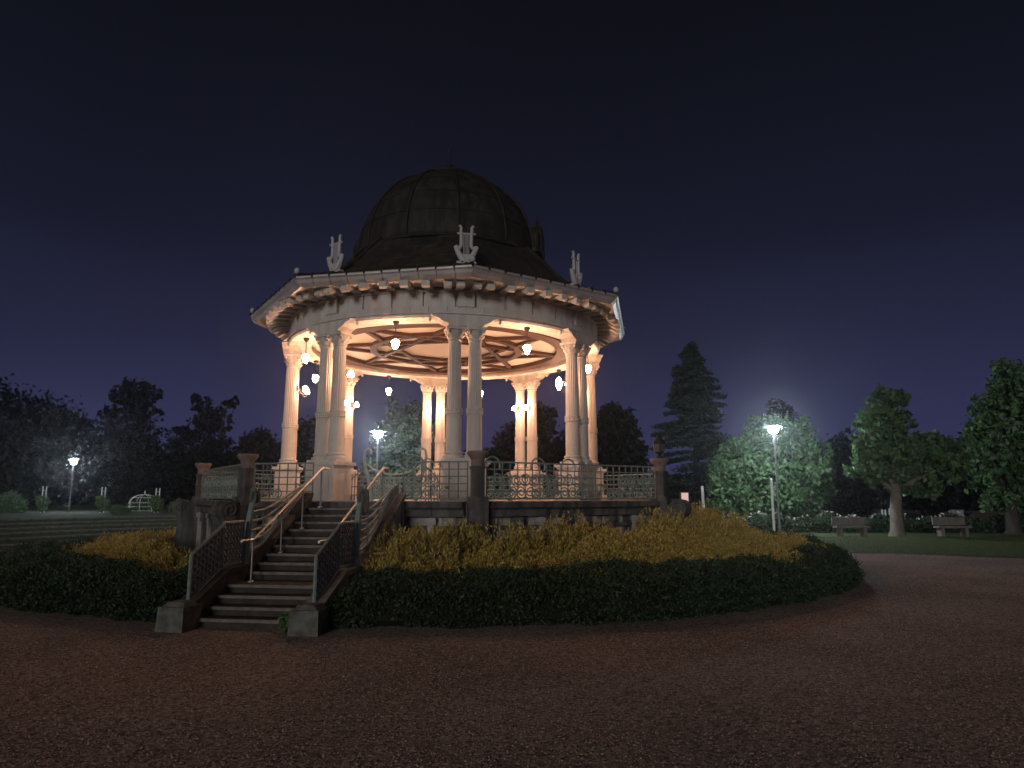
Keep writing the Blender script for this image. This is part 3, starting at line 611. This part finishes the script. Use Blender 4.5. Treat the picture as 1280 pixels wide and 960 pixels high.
# ================================================================ PLANTING ROUND THE BANDSTAND
def wob(a, r): return .10*math.sin(5*a+1)+.07*math.sin(11*a+r)+.05*math.sin(23*a+2*r)
def RO(a):
    d = abs((math.degrees(a)+90+180) % 360-180); return 9.35+.55*min(1., d/60)
HPROF = [(-.16, 0.0), (0, .16), (-.02, .36), (-.17, .50), (-.45, .60), (-.85, .63), (-1.2, .60), (-1.35, .36), (-1.4, 0)]
def hedge(a0, a1, label):
    o = thing('clipped_hedge', label, 'hedge', pol(9.0, (a0+a1)/2))
    L = abs(a1-a0)*9.4; nA = int(L/.3); vs = []; m_ = len(HPROF)
    def prof_at(a):
        w = wob(a, 1)*.8; out = []; R0 = RO(a); e = min(1., .35+min(abs(a-a0), abs(a-a1))*9.4/.5)
        for r, z in HPROF: out.append((R0+r+(w*.7 if r > -.6 else 0), z*(1+w*.6)*e))
        return out
    for k in range(nA+1):
        a = a0+(a1-a0)*k/nA
        for (r, z), (d, _) in zip(prof_at(a), HPROF): vs.append(pol(r-.06 if d > -.6 else r, a, max(z-.06, 0))-o.location)
    fs = [(k*m_+j, k*m_+j+1, (k+1)*m_+j+1, (k+1)*m_+j) for k in range(nA) for j in range(m_-1)]+[tuple(range(m_)), tuple(range(nA*m_, nA*m_+m_))[::-1]]
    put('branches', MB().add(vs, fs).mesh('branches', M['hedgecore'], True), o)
    n = int(L*3000); aa = rng.uniform(min(a0, a1), max(a0, a1), n); tt = rng.random(n)*(m_-3.2); P = np.empty((n, 3)); N = np.empty((n, 3))
    for q in range(n):
        pr = prof_at(aa[q]); k = int(tt[q]); f = tt[q]-k; r = pr[k][0]*(1-f)+pr[k+1][0]*f; z = pr[k][1]*(1-f)+pr[k+1][1]*f
        c, s = math.cos(aa[q]), math.sin(aa[q]); nr, nz = pr[k+1][1]-pr[k][1], -(pr[k+1][0]-pr[k][0]); l = math.hypot(nr, nz)+1e-6
        P[q] = (r*c, r*s, z); N[q] = (c*nr/l, s*nr/l, nz/l)
    lump = (np.sin(P[:,0]*9.1+P[:,2]*7)*np.sin(P[:,1]*8.3+P[:,2]*11)*.06+np.sin(P[:,0]*3.3+1)*np.sin(P[:,1]*2.9+P[:,2]*4)*.06)[:,None]
    P += N*(rng.random(n)[:,None]*.10-.045+lump)+rng.normal(size=(n, 3))*.012-np.array(o.location); P[:,2] = np.maximum(P[:,2], .01)
    A = unit(N*.7+rng.normal(size=(n, 3))*.75+np.array([[0,0,.25]])); B = unit(np.cross(A, rdir(n))); s = (.016+.022*rng.random(n))[:,None]
    put('leaves', quads('leaves', P, A*s, B*s*.55, 'hedge'), o)
    ns = int(L*16); SP = []; SA_ = []                      # stray shoots that escaped the shears
    for q in range(ns):
        a = rng.uniform(min(a0, a1), max(a0, a1)); pr = prof_at(a); k = rng.integers(1, 6); b0 = np.array(pol(pr[k][0], a, pr[k][1])-o.location); d = unit(np.array([[math.cos(a)*(1 if k < 4 else .2), math.sin(a)*(1 if k < 4 else .2), .8]])+rng.normal(size=(1, 3))*.5)[0]
        for w in range(7): SP.append(b0+d*(.02+.022*w)+rng.normal(size=3)*.012); SA_.append(unit((d+rng.normal(size=3)*.8)[None])[0])
    SP = np.array(SP); SA_ = np.array(SA_); B = unit(np.cross(SA_, rdir(len(SP)))); put('stray_shoots', quads('stray_shoots', SP, SA_*.024, B*.012, 'hedge'), o)['kind'] = 'stuff'
    return o
hedge(SA+R_(6.9), SA+R_(178), 'dark green clipped hedge curving from the stairs past the bandstand towards the pale trunked tree')
hedge(SA-R_(6.9), SA-R_(172), 'dark green clipped hedge curving from the stairs round to the terrace steps')
def frond_shrub(n, seed):
    g_ = np.random.default_rng(seed); d = unit(g_.normal(size=(n, 3))); d[:,2] = np.abs(d[:,2])*.95+.02; d = unit(d)
    th_ = np.arctan2(d[:,1], d[:,0]); lump = 1+.16*np.sin(4*th_+seed)*np.sin(5*d[:,2]+seed)+.11*np.sin(11*th_+2*seed)*np.sin(9*d[:,2])+.08*np.sin(19*th_)*np.sin(17*d[:,2]+seed)
    rad = (.80+.22*g_.random(n)**.6)*lump; P = d*rad[:,None]*np.array([[.62, .62, .62]])
    A = unit(d*.8+g_.normal(size=(n, 3))*.45+np.array([[0, 0, -.15]])); B = unit(np.cross(A, unit(g_.normal(size=(n, 3)))))
    s = (.012+.020*g_.random(n))[:,None]
    return quads('fronds', P, A*s, B*s*.34+B*.003, 'gold')
FR = [frond_shrub(11000, k) for k in range(5)]
def core(seed):
    mb = MB().lathe([(.43,0), (.46,.15), (.40,.33), (.24,.44), (.001,.48)], 12); g_ = np.random.default_rng(seed)
    mb.v = [(x*(1+.12*g_.normal()), y*(1+.12*g_.normal()), z) for x, y, z in mb.v]; return mb.mesh('stems', M['goldcore'], True)
CO = [core(k) for k in range(3)]
GL = {'w': 'golden thread leaved shrub growing against the stained bandstand wall', 'm': 'golden thread leaved shrub in the middle of the mounded bed, clear of wall and hedge',
      'h': 'golden thread leaved shrub rising directly behind the dark clipped hedge', 's': 'golden thread leaved shrub hugging the side wall of the stairs'}
def gold_shrub(r, a, s, k, sz, key):
    o = thing('golden_shrub', GL[key], 'shrub', pol(r, a, 0), rng.uniform(0, 6.28), 'golden shrubs: '+{'w': 'wall row', 'm': 'middle row', 'h': 'hedge row', 's': 'by the stairs'}[key])
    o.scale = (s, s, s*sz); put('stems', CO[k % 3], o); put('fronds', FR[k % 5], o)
k = 0
for row, (fr, step, s, sz, key) in enumerate(((.06, 5.6, 1.02, 1.66, 'w'), (.33, 5.4, .99, 1.50, 'm'), (.60, 5.2, .95, 1.32, 'm'), (.93, 4.8, .86, 1.20, 'h'))):
    for sg, lim in ((1, 150), (-1, 120)):
        a = 8.6+row*1.3
        while a < lim:
            aa = SA+sg*R_(a); R1 = RO(aa)-1.0; r = 6.62+(R1-6.62)*fr+(rng.uniform(-.14, .14) if row < 3 else rng.uniform(-.2, .38)); kk = 's' if a < 12.5 else key
            f = 1 if sg > 0 else .86
            if sg > 0 or row > 0: gold_shrub(r, aa, s*rng.uniform(.78, 1.24)*f, k, sz*rng.uniform(.86, 1.1)*f, kk); k += 1
            a += step*rng.uniform(.8, 1.2)
def leafy(name, label, cat, loc, blobs, n, ls, m, parent=None, stem=None, group=None):
    o = thing(name, label, cat, loc, 0, group); P = []; 
    w = np.array([b[3]**2 for b in blobs]); w = w/w.sum()
    for b, f in zip(blobs, w):
        c = int(n*f); d = rdir(c); P.append(np.array(b[:3])+d*(b[3]*(.35+.65*rng.random(c)**.5))[:,None])
    P = np.concatenate(P); P[:,2] = np.maximum(P[:,2], .01); c = len(P); A = rdir(c); B = unit(np.cross(A, rdir(c))); s = (ls*(.6+.8*rng.random(c)))[:,None]
    put('leaves', quads('leaves', P, A*s, B*s*.55, m), o)
    for st in (stem or []): obj('stem', MB().tube(st, .02, 5), 'barkd', o)
    return o
p = stair.location+pol(.12, ST_A)+Vector((math.cos(stz), math.sin(stz), 0))*.62
leafy('weed_tuft', 'small green weed tuft growing at the foot of the stairs', 'weed', (p.x, p.y, 0), [(0,0,.10,.12), (.1,.02,.06,.10), (-.06,.03,.16,.08)], 420, .035, 'rose', stem=[[(0,0,0), (0,0,.15)]])
# ================================================================ TREES
def tree(name, label, base, blobs, depth, n, ls, lm='leafd', tm='barkd', tr=.3, fork=None, lean=0., clump=None, ysq=1.):
    """blobs: outline circles in photo pixels, given real size at the tree's own distance; the crown is as deep as it is wide"""
    depth = base[1]-CAM.y; o = thing(name, label, 'tree', base); ppm = F/depth*1.02; C = []
    for x, y, r in blobs:
        c = dp(x, y, depth); rr = r/ppm
        C.append((c.x-base[0], rng.uniform(-.45, .45)*rr*1.3+(c.y-base[1])*0, c.z-base[2], rr))
    top = max(c[2] for c in C); zf = fork if fork else top*.35
    # trunk and limbs
    cx = np.mean([c[0] for c in C]); trunk = MB()
    tp = [(0,0,-.05), (.02,.01,zf*.12), (lean*.3,.03,zf*.5), (lean,.02,zf)]; trunk.tube(tp, [tr*1.5, tr*1.05, tr*.9, tr*.8], 10)
    tk = obj('trunk', trunk, tm, o, smooth=True); lim = MB()
    for c in C:
        p0 = Vector((lean, .02, zf-.1)); p1 = Vector(c[:3]); mid = p0.lerp(p1, .5)+Vector((rng.uniform(-.2,.2)*c[3], rng.uniform(-.2,.2)*c[3], .12*c[3]))
        lim.tube([p0, mid, p1], [tr*.5, tr*.3, tr*.08], 6)
    obj('limbs', lim, tm, tk, smooth=True)
    w = np.array([c[3]**2 for c in C]); w /= w.sum(); PP = []; 
    cl = clump or 1.0
    for c, f in zip(C, w):
        m = max(30, int(n*f*1.35)); nc = max(8, int(m/(15 if lm == 'leafd' else 30))); d = rdir(nc); cc = np.array(c[:3])+d*(c[3]*(.30+.72*rng.random(nc)**.55))[:,None]*np.array([[1, ysq, 1]])
        idx = rng.integers(0, nc, m); PP.append(cc[idx]+rng.normal(size=(m, 3))*c[3]*(.15 if lm == 'leafd' else .125)*cl)
    P = np.concatenate(PP); m = len(P); A = unit(rng.normal(size=(m, 3))+np.array([[0,0,-.25]])); B = unit(np.cross(A, rdir(m))); s = (ls*1.2*(.55+.9*rng.random(m)))[:,None]
    put('crown', quads('crown', P, A*s, B*s*.62, lm), o); return o
TZ = TH*TS
def gb(x, depth, z=0.): c = dp(x, 620, depth); return (c.x, c.y, z)
tree('broadleaf_tree', 'dark wide tree at the edge of the terrace, its crown a dense low dome', gb(22, 74, TZ), [(20,550,62), (-25,535,62), (60,562,45), (0,600,55), (45,610,48), (75,535,20)], 58, 14000, .20)
tree('broadleaf_tree', 'dark rounded tree behind the terrace lamp', gb(110, 82, TZ), [(105,560,38), (90,585,45), (140,590,45), (80,535,24), (115,620,40)], 66, 7000, .22)
tree('umbrella_tree', 'tall tree with open umbrella crown standing above the dark trees', gb(166, 76, TZ), [(165,488,17), (147,492,15), (187,490,14), (168,506,17), (132,514,10), (198,514,8), (145,512,12), (185,510,12), (170,545,34), (160,585,40), (190,600,40)], 62, 8500, .17, clump=.8)
tree('sparse_tree', 'thin forked tree with two ragged tops against the sky', gb(262, 72, TZ), [(252,505,13), (244,497,7), (258,528,17), (270,515,10), (286,508,10), (296,503,6), (280,528,11), (255,555,24), (275,565,22), (250,595,34), (285,605,26), (225,545,16), (215,575,26)], 60, 7500, .16, clump=.8)
tree('broadleaf_tree', 'low dark tree standing beyond the flared pier caps', gb(322, 56, TZ), [(322,562,24), (300,590,26), (335,595,34), (345,575,20)], 56, 5500, .18)
tree('broadleaf_tree', 'dark tree seen between the bandstand columns on the terrace side', gb(385, 52, TZ), [(388,548,28), (375,585,30), (400,600,30), (415,570,22)], 52, 5000, .17)
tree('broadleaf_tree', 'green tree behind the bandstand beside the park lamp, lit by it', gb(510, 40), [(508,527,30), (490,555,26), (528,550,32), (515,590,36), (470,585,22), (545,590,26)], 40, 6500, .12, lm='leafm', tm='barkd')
tree('broadleaf_tree', 'tall dark tree behind the bandstand, seen above the far balustrade', gb(648, 66), [(655,545,26), (640,570,30), (668,580,30), (690,560,30), (700,600,32), (645,610,30), (680,520,18)], 66, 6500, .2)
tree('broadleaf_tree', 'low dark tree with flat top far behind the gate', gb(605, 70), [(605,582,22), (585,600,24), (622,596,24)], 70, 4000, .2)
tree('broadleaf_tree', 'dark ragged tree standing between the bandstand and the conifer', gb(772, 50), [(768,530,24), (785,540,16), (755,560,30), (790,572,22), (775,600,34), (745,600,28), (800,565,10)], 50, 6000, .17)
tree('broadleaf_tree', 'dark narrow tree standing between the lit leafy trees', gb(1056, 62), [(1055,565,24), (1045,595,26), (1066,600,26), (1055,630,26)], 62, 5000, .18)
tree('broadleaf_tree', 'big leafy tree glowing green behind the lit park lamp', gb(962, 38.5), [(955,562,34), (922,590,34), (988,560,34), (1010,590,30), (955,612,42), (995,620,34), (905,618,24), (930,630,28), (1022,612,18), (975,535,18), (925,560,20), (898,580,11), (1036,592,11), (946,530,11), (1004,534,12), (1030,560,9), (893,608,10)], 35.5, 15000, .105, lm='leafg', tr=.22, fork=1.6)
tree('small_tree', 'small bushy treetop rising behind the lit leafy tree by the lamp', gb(976, 52), [(974,512,14), (985,520,12), (966,522,12), (975,545,22)], 52, 2500, .12)
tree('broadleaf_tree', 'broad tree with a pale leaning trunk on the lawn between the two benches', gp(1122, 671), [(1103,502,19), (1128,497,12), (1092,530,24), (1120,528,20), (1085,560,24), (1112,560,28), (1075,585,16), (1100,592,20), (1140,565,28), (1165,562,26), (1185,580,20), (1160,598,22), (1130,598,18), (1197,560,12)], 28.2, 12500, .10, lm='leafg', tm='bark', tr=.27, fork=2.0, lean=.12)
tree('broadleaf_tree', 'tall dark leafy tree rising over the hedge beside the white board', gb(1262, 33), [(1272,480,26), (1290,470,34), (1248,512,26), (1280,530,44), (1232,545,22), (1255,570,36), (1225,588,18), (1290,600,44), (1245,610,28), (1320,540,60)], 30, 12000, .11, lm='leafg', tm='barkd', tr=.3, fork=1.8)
tree('broadleaf_tree', 'dark tree filling the gap behind the tree with the pale trunk', gb(1195, 55), [(1190,575,26), (1170,600,30), (1215,595,30), (1200,620,30), (1150,615,26)], 55, 5500, .17)
# the cedar
cb = gb(872, 48); co = thing('cedar_tree', 'tall dark conical cedar with drooping layered boughs', 'tree', cb)
def zc_(y): return dp(870, y, 48).z
HT = zc_(430); ppm = F/48
obj('trunk', MB().tube([(0,0,-.05), (0,0,1), (.05,0,HT*.6), (0,0,HT)], [.36,.28,.16,.03], 10), 'barkd', co, smooth=True)
PP = []; AA = []; bo = MB()
z = 1.9
while z < HT-.05:
    f = (HT-z)/(HT-1.9); rad = (64/ppm)*f**.66; nbr = 6 if f > .15 else 4
    for k in range(nbr):
        a = rng.uniform(0, 6.28); rr = rad*rng.uniform(.5, 1.2)+.15; droop = .10*rr
        tip = Vector((rr*math.cos(a), rr*math.sin(a), z-droop+rng.uniform(-.1,.25))); bo.tube([(0,0,z+.1), tuple(tip*.5+Vector((0,0,z*.5+.14))), tuple(tip)], [.05,.035,.008], 4)
        m = int(46+105*rr); u = rng.random(m)**.7; side_ = rng.normal(size=m)*.20*rr*(1.05-u*.55); 
        P = np.stack([u*tip.x-side_*math.sin(a), u*tip.y+side_*math.cos(a), z+.1+(tip.z-z-.1)*u+.10*np.sin(u*3)+rng.normal(size=m)*.06], 1); PP.append(P)
    z += .42*rng.uniform(.8, 1.2)*(.5+.5*f)
P = np.concatenate(PP); m = len(P); A = unit(rng.normal(size=(m, 3))*np.array([[1,1,.5]])+np.array([[0,0,-.3]])); B = unit(np.cross(A, rdir(m))); s = (.10+.12*rng.random(m))[:,None]
obj('boughs', bo, 'barkd', co); put('crown', quads('crown', P, A*s, B*s*.35, 'leafc'), co)
# far wood closing the park
n = 30000; a = rng.uniform(R_(25), R_(165), n); d = 92+14*rng.random(n); hh = 5.0+1.6*np.sin(7*a)+1.3*np.sin(17*a+1)+.9*np.sin(39*a)
P = np.stack([d*np.cos(a), d*np.sin(a)-10, hh*rng.random(n)**.8], 1); A = rdir(n); B = unit(np.cross(A, rdir(n))); s = (.35+.5*rng.random(n))[:,None]
w_ = put('far_wood', quads('far_wood', P, A*s, B*s*.7, 'leafd')); tag(w_, 'far dark belt of trees closing the park', 'wood', kind='stuff')
# ================================================================ PARK FURNITURE
def park_lamp(name, label, x, yb_, yh, zb=0., depth=None, k=1.0, em='led', lean=0.):
    b = gp(x, yb_, zb) if depth is None else Vector(gb(x, depth, zb)); dep = b.y-CAM.y; H = dp(x, yh, dep).z-zb
    o = thing(name, label, 'lamp', b, 0)
    obj('pole', MB().tube([(0,0,0), (0,0,.5), (0,0,.55), (0,0,H-.14)], [.085*k,.075*k,.055*k,.042*k], 10), 'grey', o, smooth=True)
    obj('cap', MB().lathe([(.05*k,H+.12), (.42*k,H+.13), (.44*k,H+.16), (.30*k,H+.20), (.03,H+.24)], 16), 'grey', o, smooth=True)
    obj('diffuser', MB().lathe([(.08*k,H-.16), (.16*k,H-.13), (.22*k,H+.10), (.21*k,H+.118)], 12), em, o, smooth=True)
    for q in range(3): a = q*R_(120)+.4; obj('bracket', MB().tube([(.05*k*math.cos(a), .05*k*math.sin(a), H-.16), (.26*k*math.cos(a), .26*k*math.sin(a), H-.02), (.26*k*math.cos(a), .26*k*math.sin(a), H+.13)], .012, 5), 'grey', o)
    return o
park_lamp('park_lamp', 'lit park lamp with flat cap on a dark pole before the glowing green tree', 975, 668, 537)
park_lamp('park_lamp', 'lit park lamp with flat cap seen through the bandstand arch', 470, 664, 543, depth=35)
park_lamp('park_lamp', 'lit park lamp on a slim pole behind the terrace steps', 88, 640, 577, zb=TZ, depth=43, k=.75, em='led1')
park_lamp('park_lamp', 'small bright lamp shining beyond the balustrade by the flared pier cap', 319, 640, 606, zb=TZ, depth=70, k=.8, em='led2')
park_lamp('park_lamp', 'faint lamp beneath the branches beside the cedar', 876, 650, 587, depth=52, k=.45, em='led2')
park_lamp('park_lamp', 'faint low lamp near the pale pole beside the cedar', 872, 650, 623, depth=56, k=.35, em='led2')
for j, (x, y) in enumerate(((1021,617), (1033,622), (1038,624), (1046,625))):
    b = gb(x, 84); H = dp(x, y, 84).z; o = thing('distant_lamp', 'tiny distant garden lamp glowing under the trees beyond the rose hedge', 'lamp', b, 0, 'distant garden lamps'); 
    obj('pole', MB().tube([(0,0,0), (0,0,H-.05)], .03, 6), 'grey', o); obj('globe', MB().ball((0,0,H), .07, 8, 6), 'led2', o)
# slim white pole, pale pole, white board, lit cabinet
b = gp(968, 668); o = thing('white_pole', 'slim plain white pole standing beside the lit park lamp', 'pole', b)
H = dp(963, 600, b.y-CAM.y).z; obj('shaft', MB().tube([(0,0,0), (0,0,H)], .055, 10), 'white', o, smooth=True); obj('pole_cap', MB().lathe([(.06,0), (.06,.04), (.02,.07)], 10, (0,0,H)), 'white', o); obj('foot', MB().lathe([(.14,0), (.14,.03), (.06,.06)], 12), 'grey', o)
b = gb(879, 39); o = thing('pale_pole', 'pale thick pole with curved kerb at its foot beside the cedar trunk', 'pole', b)
obj('shaft', MB().tube([(0,0,0), (0,0,1.2), (-.03,0,2.3)], [.10,.085,.075], 10), 'white', o, smooth=True); obj('kerb', MB().ring(.9, 1.15, 0, .12, R_(160), R_(380), 14), 'kerb', o)
b = gb(1195, 44); o = thing('notice_board', 'small white notice board standing above the rose hedge', 'sign', b); H = dp(1195, 642, 44).z
obj('board', MB().box((0,0,H), (.72,.05,.46)), 'white', o); obj('frame', MB().box((0,.03,H), (.78,.04,.52)), 'grey', o)
for sx in (-.28, .28): obj('leg', MB().tube([(sx,.04,0), (sx,.04,H-.2)], .025, 6), 'grey', o)
b = gb(856, 42); o = thing('lit_cabinet', 'small pink lit cabinet with red stripes glowing beyond the platform corner', 'cabinet', b); z0, z1 = dp(856, 640, 42).z, dp(856, 615, 42).z
obj('body', MB().box((0,.2,z1*.5), (.50,.40,z1)), 'grey', o); obj('front_panel', MB().box((0,-.015,(z0+z1)/2+.1), (.40,.03,z1-z0-.3)), 'pink', o)
for k in range(2): obj('stripe', MB().box((0,-.02,z0+.06+.14*k), (.40,.03,.07)), 'red', o)
# benches on the lawn
def bench(x, y, w, label):
    b = gp(x, y); o = thing('park_bench', label, 'bench', b, rng.uniform(-.04, .04))
    obj('seat', MB().box((0, 0, .42), (w, .42, .09)), 'bench', o)
    for sx in (-1, 1): obj('leg', MB().box((sx*w*.36, .02, .19), (.14, .34, .38)), 'bench', o)
    for k in (-1, 1): obj('back_panel', MB().box((k*w*.25, .26, .66), (w*.49, .08, .34)), 'bench', o)
bench(1065, 671, 1.45, 'grey concrete bench on the lawn edge, in front of the dark narrow tree')
bench(1192, 671, 1.45, 'grey concrete bench on the lawn edge below the white notice board')
# rose hedge behind the benches
hb = gb(1090, 34.5); o = thing('rose_hedge', 'long low rose hedge with small white blooms behind the benches', 'hedge', hb)
n = 26000; xx = rng.uniform(-7.5, 12.5, n); yy = rng.uniform(-.55, .55, n); tp_ = .80+.10*np.sin(2.1*xx)+.08*np.sin(5.3*xx+1); zz = tp_*rng.random(n)**.6*(1-.35*(yy/.55)**2)
P = np.stack([xx, yy, np.maximum(zz, .02)], 1); A = rdir(n); B = unit(np.cross(A, rdir(n))); s = (.035+.045*rng.random(n))[:,None]; put('leaves', quads('leaves', P, A*s, B*s*.6, 'rosehedge'), o)
n = 80; xx = rng.uniform(-7.5, 4, n); tp_ = .83+.10*np.sin(2.1*xx)+.08*np.sin(5.3*xx+1); P = np.repeat(np.stack([xx, rng.uniform(-.45, .1, n), tp_-.05+.10*rng.random(n)], 1), 5, 0)+rng.normal(size=(n*5, 3))*.028
m = len(P); A = rdir(m); B = unit(np.cross(A, rdir(m))); put('blooms', quads('blooms', P, A*.035, B*.035, 'petal'), o)['kind'] = 'stuff'
for x, y, h_ in ((1101, 648, .5), (1105, 649, .42), (1110, 647, .55)):
    b = gb(x, 39); o = thing('marker_stake', 'short white stake standing among the roses beside the pale trunk', 'stake', b, 0, 'white stakes by the pale trunk'); H = dp(x, y-11, 39).z
    obj('shaft', MB().box((0,0,H/2), (.10,.06,H), taper=.8), 'white', o); obj('tip', MB().box((0,0,H+.03), (.07,.05,.06), taper=.2), 'white', o)
# rose garden above the terrace: paired white posts, plants, wire pavilion
def rose_posts(x, ytop, label, depth=40):
    b = gb(x, depth, TZ); o = thing('rose_post', label, 'rose support', b, 0, 'paired white rose supports on the terrace'); H = dp(x, ytop, depth).z-TZ
    for sx in (-.10, .10): obj('post', MB().tube([(sx,0,0), (sx,0,H)], .032, 8), 'white', o)
    for k in range(2): obj('rung', MB().tube([(-.10,0,H*(.45+.4*k)), (.10,0,H*(.45+.4*k))], .012, 5), 'white', o)
    leafy('climbing_rose', 'pale green climbing rose growing on '+label.replace('standing ', '').replace('right ', ''), 'rose', b, [(.05,-.1,.30,.24), (-.15,-.05,.55,.22), (.18,0,.62,.20), (-.28,-.05,.85,.14), (.02,-.05,.85,.17)], 520, .075, 'rose', stem=[[(0,-.05,0), (.03,-.05,.5), (-.05,-.05,.9)]])
rose_posts(55, 608, 'the white posts standing alone near the broad dark tree')
rose_posts(129, 609, 'the white posts between terrace lamp and wire pavilion')
rose_posts(197, 610, 'the white posts right beside the wire pavilion')
b = gb(181, 43, TZ); o = thing('wire_pavilion', 'domed white wire rose pavilion standing on the terrace', 'trellis', b)
HW = dp(181, 617, 43).z-TZ; RWp = .85
for k in range(8):
    a = k*R_(45)+.2; pts = [(RWp*math.cos(a), RWp*math.sin(a), HW*.5*q) for q in (0, .5, 1)]+[(RWp*math.cos(a)*math.cos(t), RWp*math.sin(a)*math.cos(t), HW*.5+HW*.45*math.sin(t)) for t in np.linspace(.25, 1.5, 7)]
    obj('hoop', MB().tube(pts, .018, 5), 'white', o)
for z, r in ((.06, RWp), (HW*.28, RWp), (HW*.5, RWp), (HW*.78, RWp*.8)): obj('ring', MB().tube([(r*math.cos(R_(t)), r*math.sin(R_(t)), z) for t in range(0, 361, 20)], .014, 5, False), 'white', o)
obj('finial', MB().lathe([(.03,HW*.94), (.05,HW*.98), (.02,HW*1.02), (.04,HW*1.08), (.001,HW*1.2)], 8), 'white', o)
leafy('climbing_rose', 'green climbing rose growing inside and round the wire pavilion', 'rose', b, [(-.6,0,.3,.4), (.2,.2,.4,.5), (.8,-.2,.35,.42), (-.3,.3,.6,.4)], 700, .07, 'rose', stem=[[(-.5,0,0), (-.5,0,.4)]])
for j, (x, dd, r, lb) in enumerate(((224, 39, .5, 'round green shrub beside the wire pavilion on the terrace'), (148, 37, .32, 'low rounded rose bush beside the wire pavilion, on the lamp side'), (12, 40, .8, 'loose green bush at the foot of the broad dark tree on the terrace'), (158, 40, .22, 'tiny round bush between rose bush and wire pavilion'))):
    leafy('shrub', lb, 'shrub', gb(x, dd, TZ), [(0,0,r*.6,r), (r*.6,.1,r*.5,r*.7), (-r*.5,.1,r*.5,r*.7)], int(1800*r+300), .06, 'rose' if j != 2 else 'leafg', stem=[[(0,0,0), (0,0,r*.8)]])

# ================================================================ HAZE ADDED FOR HALOS ROUND THE LAMPS
hz = MB().box((0, 55, 6.2), (330, 190, 15.0)); m = bpy.data.materials.new('haze'); m.use_nodes = True; nn = m.node_tree.nodes
nn.remove(nn['Principled BSDF']); pv = nn.new('ShaderNodeVolumePrincipled'); pv.inputs['Color'].default_value = (.9,.92,1,1); pv.inputs['Density'].default_value = .0010; pv.inputs['Anisotropy'].default_value = .90
m.node_tree.links.new(pv.outputs[0], nn['Material Output'].inputs['Volume'])
tag(obj('haze', hz, m), 'thin haze added to the air for halos round the lamps', 'haze', kind='stuff')
S.cycles.volume_bounces = 0
